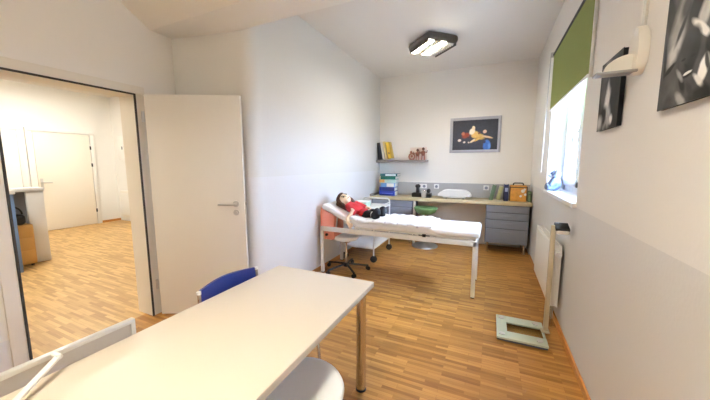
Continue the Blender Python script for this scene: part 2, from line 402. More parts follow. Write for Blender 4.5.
k = thing('fuse_box', 'small white fuse box high on the hall side wall', 'fuse box', (-9.31, YH, 1.72))
b = MB(); b.box(-9.5, -9.13, YH-.06, YH, 1.74, 2.38, .006); obj('housing', b, M_white, k)
b = MB(); b.box(-9.47, -9.16, YH-.068, YH-.058, 1.77, 2.35, .003); hdp = obj('cover', b, M_hallwall, k)
b = MB(); b.box(-9.30, -9.25, YH-.078, YH-.066, 2.02, 2.10); obj('latch', b, M_grey_cab, hdp)
k = thing('radiator', 'white radiator low on the hall side wall seen through the doorway', 'radiator', (-9.25, YH-.1, .0))
b = MB(); b.box(-9.48, -9.03, YH-.12, YH-.045, .14, .88, .012)
obj('panel', b, M_rad, k)
b = MB()
for i in range(9): b.box(-9.46+i*.05, -9.43+i*.05, YH-.126, YH-.118, .2, .82, .003)
obj('fins', b, M_white, k)
for x in (-9.4, -9.14): b = MB(); b.box(x, x+.04, YH-.05, YH, .5, .55); obj('wall_bracket', b, M_steel, k)
b = MB(); b.tube([(-9.07, YH-.08, .15), (-9.07, YH-.08, 0)], .012); b.cyl((-9.07, YH-.08, .1), (-9.07, YH-.08, .16), .022); obj('valve', b, M_steel, k)

k = thing('reception_counter', 'white reception counter with blue front in the hall beyond the doorway', 'counter', (-6.5, 1.6, 0))
b = MB(); b.box(-7.0, -6.72, .3, 2.26, 1.18, 1.235, .006); b.box(-6.7195, -6.27, .3, 1.80, 1.18, 1.235, .006); obj('counter_top', b, M_counter, k)
b = MB(); b.box(-6.80, -6.75, 2.05, 2.255, 0, 1.18, .004); obj('end_panel', b, M_counter, k)
b = MB(); b.box(-6.36, -6.31, .3, 1.79, 0, 1.18, .004); obj('front_panel', b, M_hallblue, k)
b = MB(); b.box(-7.0, -6.955, .3, 2.25, 0, 1.18, .004); obj('back_panel', b, M_grey_cab, k)
k = thing('drawer_pedestal', 'low beech drawer pedestal tucked inside the white reception counter', 'pedestal', (-6.68, 1.95, 0))
b = MB(); b.box(-7.0+.05, -6.62, 1.76, 2.045, .03, .66, .006); obj('carcass', b, M_beech, k)
for z0, z1 in ((.05, .25), (.26, .45), (.46, .64)): b = MB(); b.box(-6.622, -6.608, 1.775, 2.03, z0, z1, .003); obj('drawer', b, M_beech, k)
for x in (-6.88, -6.66):
    for y in (1.80, 2.0): b = MB(); b.cyl((x, y, 0), (x, y, .035), .02); obj('castor', b, M_black, k)
k = thing('handbag', 'dark bag with looped handle on the beech pedestal in the hall', 'bag', (-6.7, 1.98, .66))
b = MB(); b.box(-6.88, -6.66, 1.80, 2.0, .66, .82, .05, 3); obj('body', b, M_black, k)
b = MB(); b.tube([(-6.77, 1.90+.085*math.cos(a), .82+.12*math.sin(a)) for a in [i*PI/10 for i in range(11)]], .012); obj('handle', b, M_black, k)
k = thing('ceiling_light', 'small bright lamp on the hall ceiling seen over the far door', 'lamp', (-8.0, 2.9, H))
b = MB(); b.box(-8.35, -7.65, 2.55, 3.25, H-.05, H, .01); obj('housing', b, M_white, k)
b = MB(); b.box(-8.32, -7.68, 2.58, 3.22, H-.062, H-.05, .003); obj('diffuser', b, M_hallglow, k)
k2 = dup(k, (2.6, -2.4, 0), 'added square lamp on the hall ceiling, out of view near the doorway')  # hidden extra lamp, added to brighten the hall

# ------------------------------------------------------------------ ceiling louvre light of the room, and an added one out of view
def louvre_light(cx, cy, label, mt):
    k = thing('ceiling_light', label, 'lamp', (cx, cy, H))
    A = Rz(math.radians(-46)); M = T(cx, cy, 0) @ A      # local x from corner A to B of the photo
    w, l, z0 = .29, .262, H-.115
    b = MB(); b.box(-w, w, -l, l, z0, H, .05, 4, M=M); obj('housing', b, M_lamp_body, k)
    for y0, y1 in ((-l+.035, -l+.115), (-.005, .075)):
        b = MB(); b.box(-w+.045, w-.045, y0, y1, z0-.010, z0-.003, M=M); obj('tube', b, mt, k, False)
        b = MB(); b.box(-w+.045, w-.045, y1+.004, y1+.125, z0-.012, z0-.002, M=M)
        for i in range(11):
            x = -w+.06+i*(2*w-.12)/10; b.box(x-.004, x+.004, y0, y1+.125, z0-.028, z0-.0125, M=M)
        b.box(-w+.045, w-.045, y1+.055, y1+.065, z0-.028, z0-.0125, M=M)
        obj('louvre', b, M_louvre, k, False)
    b = MB()
    for y in (-l+.025, l-.035): b.box(-w+.035, w-.035, y, y+.01, z0-.030, z0+.01, M=M)
    obj('trim', b, M_lamp_body, k, False)
    return k
louvre_light(-.905, 4.76, 'square ceiling lamp with grey housing and two bright louvred tubes', M_tube)
louvre_light(-.75, -.35, 'added fill lamp on the ceiling, out of view above the near end of the white table', M_tube_added)  # added out of view to brighten the near half of the room

# ------------------------------------------------------------------ white table and what is round it
TZ = .787
k = thing('table', 'long white table with chrome tube legs in the foreground', 'table', (-1.115, 1.0, 0))
b = MB(); b.box(-1.53, -.706, .12, 1.842, TZ-.004, TZ, .0015); obj('tabletop', b, M_table, k)
b = MB(); b.box(-1.53, -.706, .12, 1.842, TZ-.034, TZ-.0042, .002); obj('edge_band', b, M_tedge, k, label='grey edged tabletop core')
b = MB(); b.box(-1.46, -.78, .2, 1.75, TZ-.08, TZ-.034); obj('frame', b, M_steel, k, False)
for x in (-1.46, -.775):
    for y in (.19, 1.775):
        b = MB(); b.cyl((x, y, .012), (x, y, TZ-.034), .035); lg = obj('leg', b, M_chrome, k)
        b = MB(); b.cyl((x, y, 0), (x, y, .014), .037); obj('foot', b, M_black, lg)

k = thing('chair', 'blue plastic chair pushed under the far side of the white table', 'chair', (-1.3, 1.35, 0))
def bb(u_, v_):
    y = 1.165+u_*.46; s = math.sin(u_*PI)
    top = .832+.012*s; z = .60+v_*(top-.60)
    return (-1.562-.045*s-.015*v_, y, z)
b = MB(); b.grid(bb, 16, 6, (-.018, 0, 0)); obj('backrest', b, M_blue, k)
def sb(u_, v_): return (-1.57+u_*.50, 1.175+v_*.44, .515+.012*math.cos(u_*PI*2)-.03*max(0, u_-.8)*5*.5)
b = MB(); b.grid(sb, 10, 8, (0, 0, -.016)); obj('seat', b, M_blue, k)
for y in (1.155, 1.635):
    b = MB(); b.tube([(-1.66, y, 0), (-1.565, y, .5), (-1.575, y, .70), (-1.58, y, .82)], .012); obj('rear_leg', b, M_chrome, k)
    b = MB(); b.tube([(-1.59, y, .492), (-1.09, y, .492), (-1.05, y, .46), (-1.01, y, 0)], .012); obj('front_leg', b, M_chrome, k)
for y in (1.155, 1.635):
    b = MB(); b.cyl((-1.58, y, .815), (-1.581, y, .832), .0135); obj('end_cap', b, M_white, k)

k = thing('desk_screen', 'low grey framed screen standing along the far edge of the white table', 'screen', (-1.57, .4, 0))
b = MB(); b.box(-1.568, -1.556, -.2, .765, .08, .835); obj('panel', b, M_panelgrey, k, False)
for z0 in (.835, .08): b = MB(); b.box(-1.576, -1.546, -.2, .775, z0, z0+.02, .004); obj('rail', b, M_alu, k)
for y in (-.19, .765):
    b = MB(); b.box(-1.576, -1.548, y, y+.02, 0, .855, .003); b.box(-1.62, -1.535, y, y+.02, 0, .015); obj('post', b, M_alu, k)
b = MB()
p0, p1 = Vector((-1.515, .49, .85)), Vector((-1.36, .27, TZ+.012)); d_ = (p1-p0)
b.box(0, d_.length, -.011, .011, -.006, .006, .003, M=T(*p0) @ d_.to_track_quat('X', 'Z').to_matrix().to_4x4())
b.cyl((-1.55, .49, .85), (-1.505, .49, .85), .01)
obj('stay_arm', b, M_bedframe, k, label='pale metal stay arm resting on the table')

def swivel_stool(cx, cy, sz, r, label, base_r, mseat, rot=0, name='swivel_stool', shell=False):
    k = thing(name, label, 'stool', (cx, cy, 0), 'round swivel stools')
    if shell: prof = [(0, -.075), (r*.55, -.075), (r*.86, -.058), (r*.98, -.02), (r, .0), (r*.97, .016), (r*.88, .02), (r*.6, .004), (0, -.004)]
    else: prof = [(0, -.06), (r*.9, -.06), (r*.98, -.045), (r, -.025), (r*.97, -.006), (r*.85, 0), (0, .004)]
    b = MB(); b.lathe(prof, (cx, cy, sz), 40); obj('seat', b, mseat, k, angle=60)
    b = MB(); b.cyl((cx, cy, sz-.1), (cx, cy, sz-.06), .07); b.cyl((cx, cy, .22), (cx, cy, sz-.07), .016); obj('gas_lift', b, M_chrome, k)
    b = MB(); b.cyl((cx, cy, .085), (cx, cy, .27), .028, .024); obj('column', b, M_chrome, k)
    b = MB(); b.cyl((cx, cy, .07), (cx, cy, .125), .042)
    for i in range(5):
        a = rot+i*2*PI/5; c, s = math.cos(a), math.sin(a)
        b.tube([(cx+c*.02, cy+s*.02, .105), (cx+c*base_r*.6, cy+s*base_r*.6, .09), (cx+c*base_r, cy+s*base_r, .072)], .016, 8)
    st = obj('star_base', b, M_black, k)
    for i in range(5):
        a = rot+i*2*PI/5; x, y = cx+math.cos(a)*base_r, cy+math.sin(a)*base_r
        b = MB()
        for s in (-1, 1):
            ox, oy = -math.sin(a+.5)*.014*s, math.cos(a+.5)*.014*s
            b.cyl((x+ox*.4, y+oy*.4, .03), (x+ox*1.6, y+oy*1.6, .03), .03, seg=16)
        b.cyl((x, y, .03), (x, y, .085), .01)
        obj('castor', b, M_black, k)
    return k
swivel_stool(-1.935, 3.87, .548, .192, 'white swivel stool on black castor base under the treatment couch', .33, M_vinyl, .48)
swivel_stool(-.81, 1.065, .513, .236, 'white round stool tucked beside the chrome leg of the table', .27, M_white, .6, shell=True)

# ------------------------------------------------------------------ treatment couch
BX0, BX1, BY0, BY1 = -2.245, -.115, 3.64, 4.30
k = thing('treatment_couch', 'white treatment couch with raised headrest and cream steel frame', 'couch', (-1.17, 3.98, 0))
for x in (BX0, BX1-.045):
    for y in (BY0, BY1-.045):
        b = MB(); b.box(x, x+.045, y, y+.045, .012, .69, .004); lg = obj('leg', b, M_bedframe, k)
        b = MB(); b.box(x+.004, x+.041, y+.004, y+.041, 0, .014); obj('foot', b, M_black, lg)
b = MB()
for y in (BY0, BY1-.045): b.box(BX0, BX1, y, y+.045, .635, .698, .004)
for x in (BX0, BX1-.045): b.box(x, x+.045, BY0+.046, BY1-.046, .638, .695, .004)
obj('frame', b, M_bedframe, k)
b = MB()
for y in (BY0+.015, BY1-.05): b.box(-1.70, BX1-.01, y, y+.035, .712, .732, .003)
for x in (-1.68, -.73, -.16):
    b.box(x, x+.03, BY0+.05, BY1-.05, .713, .731)
    for y in (BY0+.018, BY1-.047): b.box(x, x+.03, y, y+.03, .698, .7125)
obj('cushion_frame', b, M_bedframe, k)
b = MB(); b.box(-.75, -.71, BY0-.012, BY0+.008, .695, .73); b.box(-.80, -.66, BY0-.004, BY0+.006, .708, .718); obj('adjuster', b, M_black, k)
b = MB(); b.box(-1.66, -.085, BY0, BY1, .733, .815, .032, 4); obj('cushion', b, M_vinyl, k)
ang = math.radians(23); HM = T(-1.655, 0, .735) @ Ry(ang)     # headrest local -x runs up to the head end
b = MB(); b.box(-.62, 0, BY0+.005, BY1-.005, -.012, .07, .030, 4, M=HM); obj('headrest', b, M_vinyl, k)
b = MB(); b.box(-.60, -.01, BY0+.05, BY1-.05, -.03, -.010, M=HM)
for y in (BY0+.08, BY1-.1): b.tube([HM @ Vector((-.36, y, -.03)), (-2.02, y, .69)], .012)
obj('headrest_frame', b, M_steel, k)
pp = [(-2.27, .50), (-2.275, .90), (-2.262, .965), (-2.23, .992), (-2.19, .985), (-2.04, .89), (-2.04, .53), (-2.06, .50)]
b = MB(); b.prism(pp, 1, BY0+.05, BY0+.36, .012); sp = obj('head_panel', b, M_salmon, k, label='salmon pink padded panel under the headrest')
b = MB(); b.cyl((-2.16, BY0+.052, .575), (-2.16, BY0+.03, .575), .02); obj('knob', b, M_black, sp)

# printed sheet spread over the couch
def sheet(u_, v_):
    x = -1.76+u_*1.125; y = BY0-.015+v_*.655
    z = .852+.009*math.sin(u_*23+v_*7)*math.sin(v_*17+u_*5)+.006*math.sin(u_*51+v_*13)
    e = min(u_, 1-u_, v_, 1-v_)
    if x < -1.66: z += (-1.66-x)*.5
    return (x, y, z-.02*max(0, 1-e/.04))
b = MB(); b.grid(sheet, 60, 40, (0, 0, -.022)); sh = obj('sheet', b, M_linen, angle=80)
tag(sh, 'white printed sheet spread over the middle of the treatment couch', 'sheet')
nt = M_linen.node_tree; N = nt.nodes; L = nt.links
vo = N.new('ShaderNodeTexVoronoi'); vo.inputs['Scale'].default_value = 15; tc = N.new('ShaderNodeTexCoord'); L.new(tc.outputs['Object'], vo.inputs['Vector'])
cr = N.new('ShaderNodeValToRGB'); cr.color_ramp.elements[0].color = (.62, .55, .60, 1); cr.color_ramp.elements[0].position = .16
cr.color_ramp.elements[1].color = (.86, .84, .82, 1); cr.color_ramp.elements[1].position = .24
L.new(vo.outputs['Distance'], cr.inputs[0]); L.new(cr.outputs[0], N['Principled BSDF'].inputs['Base Color'])

# ------------------------------------------------------------------ the doll lying on the couch
a = Vector((-math.cos(ang), 0, math.sin(ang))); n = Vector((math.sin(ang), 0, math.cos(ang))); sd = Vector((0, 1, 0))
hip = Vector((-1.645, 3.90, .86))
def P(al, nn, ss): return hip + a*al + n*nn + sd*ss
RM = Matrix((a, sd, n)).transposed()       # local x=a, y=side, z=n
k = thing('doll', 'large soft doll with brown hair and red shirt lying on the couch', 'doll', (-1.64, 3.90, .84))
def remesh(o, vs):
    r = o.modifiers.new('Remesh', 'REMESH'); r.mode = 'VOXEL'; r.voxel_size = vs; r.use_smooth_shade = True
    s = o.modifiers.new('Smooth', 'SMOOTH'); s.iterations = 4; s.factor = .5
def limb(b, pts, rads):
    for (p, q, r0, r1) in zip(pts, pts[1:], rads, rads[1:]): b.cyl(p, q, r0, r1, 16)
    for p, r in zip(pts, rads): b.ell(p, (r, r, r), seg=16, rings=10)
head = P(.385, .075, -.01)
HR = Matrix.Rotation(.5, 3, 'X') @ Matrix.Rotation(-.1, 3, 'Y')       # face turned a little to the room
HRM = RM @ HR
def hp(x, y, z): return head + HRM @ Vector((x, y, z))
b = MB(); b.ell(head, (.098, .084, .086), HRM, 24, 16); b.ell(hp(-.035, 0, .03), (.06, .062, .055), HRM)
limb(b, [P(.22, .04, 0), P(.32, .055, 0)], [.042, .04])
b.ell(hp(-.015, 0, .092), (.016, .014, .016), HRM); b.ell(hp(0, .086, .0), (.022, .012, .016), HRM); b.ell(hp(0, -.086, 0), (.022, .012, .016), HRM)
LH = Vector((-1.775, 3.615, .80)); 
limb(b, [P(.235, .05, -.13), P(.12, .05, -.21), Vector((-1.79, 3.625, .85)), LH], [.032, .029, .026, .024])
for i, (dx, dz, ln) in enumerate(((.055, -.012, .9), (.05, -.022, 1.0), (.04, -.032, .95), (.03, -.036, .8))):
    q = LH+Vector((.012-.006*i, -.012+.004*i, -.008*i)); limb(b, [q, q+Vector((dx*.8, -.008, dz*.8))*ln, q+Vector((dx*1.3, -.002, dz*2))*ln], [.013, .012, .010])
limb(b, [LH, LH+Vector((.018, .012, .028)), LH+Vector((.042, .008, .032))], [.012, .010, .008])
RHd = P(.02, .09, .13)
limb(b, [P(.235, .05, .13), P(.10, .05, .19), RHd], [.032, .027, .02])
for i in range(4):
    q = RHd+Vector((.004*i, -.008+.007*i, 0)); limb(b, [q, q+Vector((.028, -.018, -.006)), q+Vector((.045, -.03, -.02))], [.010, .009, .008])
limb(b, [RHd, RHd+Vector((.0, -.03, .015)), RHd+Vector((.018, -.045, .01))], [.012, .010, .008])
bd = obj('body', b, M_skin, k); remesh(bd, .0058)
for s in (-1, 1): b = MB(); b.ell(hp(.008, s*.034, .082), (.011, .016, .008), HRM); obj('eye', b, M_darkmark, k)
for s in (-1, 1): b = MB(); b.ell(hp(.034, s*.036, .074), (.005, .020, .006), HRM); obj('eyebrow', b, M_darkmark, k)
b = MB(); b.ell(hp(-.053, 0, .080), (.006, .026, .008), HRM); obj('mouth', b, M_mouth, k)
b = MB(); b.ell(hp(.022, 0, -.03), (.105, .098, .085), HRM, 24, 16); b.ell(hp(.075, 0, .018), (.04, .075, .055), HRM)
for s in (-1, 1):
    limb(b, [hp(.04, s*.085, -.01), hp(-.06, s*.098, -.03), hp(-.15, s*.09, -.05), hp(-.19, s*.08, -.055)], [.034, .034, .028, .012])
for i in range(5): limb(b, [hp(.05, -.07+.035*i, -.08), hp(-.10, -.08+.04*i, -.095), hp(-.17, -.075+.037*i, -.10)], [.035, .032, .014])
hr = obj('hair', b, M_hair, k); remesh(hr, .007)
b = MB(); b.ell(P(.16, .035, 0), (.12, .115, .072), RM); b.ell(P(.03, .03, 0), (.075, .112, .072), RM); b.ell(P(.225, .04, 0), (.055, .125, .06), RM)
limb(b, [P(.235, .05, -.12), P(.12, .032, -.192)], [.055, .048]); limb(b, [P(.235, .05, .12), P(.11, .05, .183)], [.055, .046])
limb(b, [P(.265, .045, -.02), P(.285, .05, 0)], [.05, .046])
so = obj('shirt', b, M_red, k); remesh(so, .007)
b = MB(); b.ell(P(-.015, .02, 0), (.085, .108, .07), RM)
FT = []
for s, dx in ((-1, 0), (1, .015)):
    p0 = P(-.03, .02, s*.055); p1 = Vector((-1.57+dx, 3.90+s*.08, .905)); p2 = Vector((-1.515+dx, 3.90+s*.085, .90))
    limb(b, [p0, p1, p2], [.06, .052, .046]); FT.append((s, dx, p2))
to = obj('trousers', b, M_blackcloth, k); remesh(to, .007)
for s, dx, p2 in FT:
    b = MB(); limb(b, [p2+Vector((0, 0, 0)), p2+Vector((.05, s*.006, 0))], [.043, .041]); obj('sock', b, M_white, k)
    b = MB(); c = p2+Vector((.07, s*.012, -.005))
    b.ell(c+Vector((0, 0, -.002)), (.064, .064, .06)); b.ell(c+Vector((.022, 0, .035)), (.058, .064, .070), Matrix.Rotation(.35, 3, 'Y')); b.ell(c+Vector((.012, 0, -.02)), (.055, .052, .034))
    s_ = obj('shoe', b, M_blackcloth, k); remesh(s_, .006)

# ------------------------------------------------------------------ trolley behind the couch
k = thing('instrument_trolley', 'white instrument trolley on black castors behind the treatment couch', 'trolley', (-1.93, 4.78, 0))
TX0, TX1, TY0, TY1 = -2.225, -1.675, 4.37, 5.2
for x in (TX0+.015, TX1-.015):
    for y in (TY0+.015, TY1-.015):
        b = MB(); b.cyl((x, y, .10), (x, y, .86), .0125); lg = obj('leg', b, M_white, k)
        b = MB()
        for s in (-.012, .012): b.cyl((x, y+s-.007, .055), (x, y+s+.007, .055), .055, seg=20)
        b.cyl((x, y, .05), (x, y, .112), .012); obj('castor', b, M_black, lg)
b = MB(); b.box(TX0, TX1, TY0, TY1, .845, .87, .006); obj('top_tray', b, M_white, k)
b = MB(); b.box(TX0+.01, TX1-.01, TY0+.01, TY1-.01, .215, .235, .004)
obj('shelf', b, M_white, k)
def arc(pts, r, nn=5):
    out = []
    for i, p in enumerate(pts):
        p = Vector(p)
        if i in (0, len(pts)-1): out.append(p); continue
        q0, q1 = (Vector(pts[i-1])-p).normalized(), (Vector(pts[i+1])-p).normalized()
        for j in range(nn+1):
            t = j/nn; out.append((p+q0*r)*(1-t)**2 + p*2*t*(1-t) + (p+q1*r)*t*t)
    return out
b = MB(); b.tube(arc([(TX0+.015, TY1-.015, .86), (TX0+.015, TY1-.015, .972), (TX1-.015, TY1-.015, .972), (TX1-.015, TY1-.015, .86)], .06), .014); obj('push_rail', b, M_white, k)
for x in (TX1-.015, TX0+.015): b = MB(); b.tube([(x, TY1-.015, .90), (x, TY0+.015, .90)], .008); obj('side_rail', b, M_white, k)
k = thing('storage_box', 'pale green plastic box on the instrument trolley behind the doll', 'box', (-2.03, 4.72, .87))
b = MB(); b.box(-2.15, -1.92, 4.62, 4.84, .871, .95, .012, 3); obj('tub', b, mat('pale_green_plastic', rgb(178, 200, 178), .4), k)
b = MB(); b.box(-2.16, -1.91, 4.61, 4.85, .95, .968, .006); obj('lid', b, M_white, k)

# ------------------------------------------------------------------ worktop run along the back wall
WY, WZ = 5.74, .935
k = thing('worktop', 'long birch worktop running along the back wall under the poster', 'worktop', (-.81, 6.04, .88))
b = MB(); b.box(XL+.002, XR-.012, WY, YB-.021, WZ-.055, WZ, .004); obj('top', b, M_wood_top, k)
b = MB(); b.box(XL+.002, XL+.03, WY+.01, YB-.025, WZ, WZ+.05, .004); obj('end_strip', b, M_shelf, k)
b = MB(); b.box(-1.385, -1.345, WY+.03, WY+.08, 0, WZ-.055, .003); obj('support_leg', b, M_bedframe, k)
def drawers(name, x0, x1, splits, label, ztop=.878):
    k = thing(name, label, 'drawer cabinet', ((x0+x1)/2, 6.04, 0))
    zb = splits[-1]
    b = MB(); b.box(x0, x1, WY+.045, YB-.03, zb, ztop, .003); obj('carcass', b, M_grey_dark, k)
    for i, (za, zc) in enumerate(zip(splits, splits[1:])):
        b = MB(); b.box(x0+.012, x1-.012, WY+.022, WY+.046, zc+.007, za-.007, .004)
        d = obj('drawer', b, M_grey_cab, k)
        b = MB(); zm = za-.055; xm = (x0+x1)/2
        b.box(xm-.085, xm+.085, WY+.006, WY+.024, zm-.008, zm+.008, .004); obj('handle', b, M_grey_cab, d)
    for x in (x0+.05, x1-.05):
        for y in (WY+.09, YB-.09):
            b = MB(); b.cyl((x, y, 0), (x, y, zb), .018); b.cyl((x, y, 0), (x, y, .02), .026); obj('foot', b, M_chrome, k)
    return k
drawers('drawer_cabinet', -.06, .625, (.872, .742, .612, .452, .185), 'grey four-drawer cabinet under the right end of the worktop')
drawers('drawer_cabinet', XL+.03, -1.41, (.872, .742, .612, .452, .185), 'grey drawer cabinet under the left end of the worktop')

# green swivel chair pushed under the worktop
k = thing('swivel_chair', 'green swivel chair with round grey base behind the treatment couch', 'chair', (-1.125, 5.70, 0))
cx, cy = -1.125, 5.70
b = MB(); b.lathe([(0, .64), (.10, .64), (.18, .67), (.215, .73), (.225, .765), (.21, .778), (.13, .77), (0, .765)], (cx, cy, 0), 36); obj('seat', b, M_green, k, angle=60)
b = MB(); b.cyl((cx, cy, .10), (cx, cy, .65), .022); b.cyl((cx, cy, .60), (cx, cy, .645), .06); obj('gas_lift', b, M_chrome, k)
b = MB(); b.tube([(cx+.21*math.cos(i*PI/12), cy+.21*math.sin(i*PI/12), .22) for i in range(24)], .012, 8, True)
for i in range(3): b.tube([(cx, cy, .22), (cx+.21*math.cos(i*2.094), cy+.21*math.sin(i*2.094), .22)], .009, 8)
obj('foot_ring', b, M_chrome, k)
b = MB(); b.lathe([(0, 0), (.24, 0), (.25, .012), (.24, .028), (.08, .05), (.03, .10), (0, .10)], (cx, cy, 0), 40); obj('base', b, M_steel, k, angle=50)

# ------------------------------------------------------------------ stack of books at the left end of the worktop
z = WZ
STK = [(-2.15, -1.80, .10, (34, 54, 140), 'thick dark blue binder at the bottom of the stack of books', 0),
       (-2.15, -1.81, .082, (26, 42, 104), 'navy binder second from the bottom of the stack of books', 1),
       (-2.12, -1.81, .09, (110, 156, 196), 'light blue binder with white label in the middle of the stack', 2),
       (-2.16, -1.80, .075, (196, 222, 206), 'mint white binder under the teal books of the stack', 3),
       (-2.12, -1.79, .068, (22, 110, 92), 'teal green book second from the top of the stack', 0),
       (-2.14, -1.76, .055, (30, 98, 100), 'teal book with white band on top of the stack', 2)]
M_page = mat('paper_edge', (.78, .76, .70, 1), .8)
def book(name, label, cat, group, x0, x1, y0, y1, z0, z1, col, spine_dir, loc, M=None, lab=None):
    """a book: cover with three boards, page block; spine_dir 'y-' spine faces the room (lying) / standing with spine to the room"""
    k = thing(name, label, cat, loc, group)
    m = mat(name+'_cover', rgb(*col), .45)
    t = .008
    b = MB()
    if spine_dir == 'flat':       # lying: boards at top and bottom, spine towards -y
        b.box(x0, x1, y0, y1, z0, z0+t, .002, M=M); b.box(x0, x1, y0, y1, z1-t, z1, .002, M=M); b.box(x0, x1, y0, y0+t, z0, z1, .002, M=M)
        pg = MB(); pg.box(x0+.008, x1-.008, y0+t, y1-.01, z0+t, z1-t, M=M)
    else:                         # standing: boards left and right, spine towards -y
        b.box(x0, x0+t, y0, y1, z0, z1, .002, M=M); b.box(x1-t, x1, y0, y1, z0, z1, .002, M=M); b.box(x0, x1, y0, y0+t, z0, z1, .002, M=M)
        pg = MB(); pg.box(x0+t, x1-t, y0+t, y1-.01, z0+.006, z1-.008, M=M)
    obj('cover', b, m, k); obj('pages', pg, M_page, k, False)
    if lab:
        b = MB(); (lx0, lx1, lz0, lz1, lc) = lab; b.box(lx0, lx1, y0-.0025, y0+.001, lz0, lz1, M=M); obj('spine_label', b, mat('spine_label', rgb(*lc), .6), k, False)
    return k
for i, (x0, x1, t, col, lab, sh_) in enumerate(STK):
    lb = None
    if i == 2: lb = (x0-.035+.13, x1-.055, z+.008, z+t-.008, (240, 240, 228))
    if i == 3: lb = (x0-.035, x0+.085, z+.006, z+t-.006, (226, 172, 92))
    if i == 5: lb = (x0-.035+.12, x1-.065, z+.006, z+t-.012, (226, 238, 232))
    if i == 0: lb = (x0-.035+.06, x1-.075, z+.04, z+.06, (96, 110, 190))
    book('binder' if i < 4 else 'book', lab, 'book', 'books stacked on the worktop', x0-.035, x1-.035, 5.98+.01*sh_, 6.22+.01*sh_, z, z+t-.001, col, 'flat', ((x0+x1)/2, 6.1, z), lab=lb)
    z += t

# charger, cup, scale, sockets
k = thing('charging_stand', 'black charging stand with two handles on the worktop below the sockets', 'charger', (-1.27, 6.02, WZ))
b = MB(); b.box(-1.47, -1.08, 5.95, 6.10, WZ, WZ+.085, .02, 3); obj('base', b, M_black, k)
for x, h, r in ((-1.36, .26, .055), (-1.14, .17, .04)):
    b = MB(); b.cyl((x, 6.03, WZ+.05), (x, 6.03, WZ+h-.05), r*.72, r*.62); b.ell((x, 6.03, WZ+h-.04), (r, r, .045)); b.cyl((x, 6.03, WZ+h-.04), (x+.03, 5.98, WZ+h-.01), r*.6, r*.35); obj('handset', b, M_black, k)
k = thing('cup', 'small silver cup in front of the black charging stand', 'cup', (-1.2, 5.86, WZ))
b = MB(); b.lathe([(0, 0), (.04, 0), (.044, .004), (.052, .15), (.047, .15), (.04, .01), (0, .008)], (-1.2, 5.86, WZ)); obj('vessel', b, M_alu, k)
b = MB(); b.lathe([(.0515, .146), (.055, .15), (.0515, .155), (.046, .15)], (-1.2, 5.86, WZ)); obj('rim', b, M_chrome, k)
k = thing('baby_scale', 'white baby weighing scale with curved tray on the worktop', 'scale', (-.64, 6.03, WZ))
b = MB(); b.box(-.85, -.43, 5.93, 6.17, WZ+.012, WZ+.05, .015, 3); obj('base', b, M_white, k)
for x in (-.78, -.47):
    for y in (5.96, 6.14):
        b = MB(); b.cyl((x, y, WZ), (x, y, WZ+.014), .018); obj('foot', b, M_black, k)
def tr(u_, v_):          # shell: high rim along front and back, hollow in the middle
    xx = -1+2*u_; vv = -1+2*v_
    rim = .105*(1-.75*abs(xx)**5)
    return (-.64+xx*(.315-.02*abs(vv)), 6.05+vv*.16, WZ+.062+rim*(.25+.75*abs(vv)**1.5))
b = MB(); b.grid(tr, 28, 14)
T0 = {}
bt = [v for v in b.bm.verts]
def fl(u_, v_):
    q = tr(u_, v_); return (q[0], q[1], WZ+.05)
b.grid(fl, 28, 14)
for j in (0, 1):
    b.grid(lambda a_, c_: (lambda t, z: (t[0], t[1], WZ+.05+(t[2]-WZ-.05)*z))(tr(a_, j), c_), 28, 1)
    b.grid(lambda a_, c_: (lambda t, z: (t[0], t[1], WZ+.05+(t[2]-WZ-.05)*z))(tr(j, a_), c_), 14, 1)
bmesh.ops.remove_doubles(b.bm, verts=b.bm.verts[:], dist=.0005)
obj('tray', b, M_white, k, angle=60)
def socket(x, w, label):
    k = thing('wall_socket', label, 'socket', (x, YB-.02, 1.10), 'wall sockets over the worktop')
    b = MB(); b.box(x-w/2, x+w/2, YB-.034, YB-.02, 1.09, 1.185, .005); obj('plate', b, M_white, k)
    nn = max(1, round(w/.1))
    for i in range(nn):
        xx = x-w/2+(i+.5)*w/nn
        b = MB(); b.cyl((xx, YB-.036, 1.137), (xx, YB-.033, 1.137), .03); b.cyl((xx-.012, YB-.0375, 1.137), (xx-.012, YB-.035, 1.137), .006); b.cyl((xx+.012, YB-.0375, 1.137), (xx+.012, YB-.035, 1.137), .006)
        obj('inset', b, M_grey_cab, k)
socket(-1.345, .22, 'white double socket on the grey upstand above the black charger')
socket(-1.035, .10, 'white single socket between the black charger and the baby scale')
socket(-.08, .10, 'white single socket beside the green book near the worktop end')

# things at the right end of the worktop
GR = 'books and cases at the right end of the worktop'
Mt = T(.0, 0, WZ) @ Ry(math.radians(12)) @ T(-.0, 0, -WZ)
book('book', 'sage green book leaning left of the other books on the worktop', 'book', GR, .02, .085, 6.0, 6.22, WZ+.012, WZ+.30, (110, 136, 108), 'up', (.05, 6.1, WZ), M=T(-.045, 0, -.0) @ Mt)
Mt2 = T(.155, 0, WZ) @ Ry(math.radians(14)) @ T(-.155, 0, -WZ)
book('book', 'pale olive book leaning next to the dark blue book on the worktop', 'book', GR, .10, .165, 5.97, 6.2, WZ+.014, WZ+.26, (184, 184, 136), 'up', (.13, 6.1, WZ), M=T(-.012, 0, 0) @ Mt2)
book('book', 'dark blue book standing beside the orange case on the worktop', 'book', GR, .222, .295, 5.96, 6.2, WZ, WZ+.30, (36, 44, 92), 'up', (.26, 6.1, WZ), lab=(.235, .282, WZ+.17, WZ+.24, (170, 180, 210)))
k = thing('toy_case', 'orange toy case with dark handle at the right end of the worktop', 'case', (.46, 6.05, WZ))
b = MB(); b.box(.315, .585, 5.95, 6.17, WZ, WZ+.285, .02, 3); obj('shell', b, mat('orange_fabric', rgb(214, 150, 62), .65, var=.35, vscale=24), k)
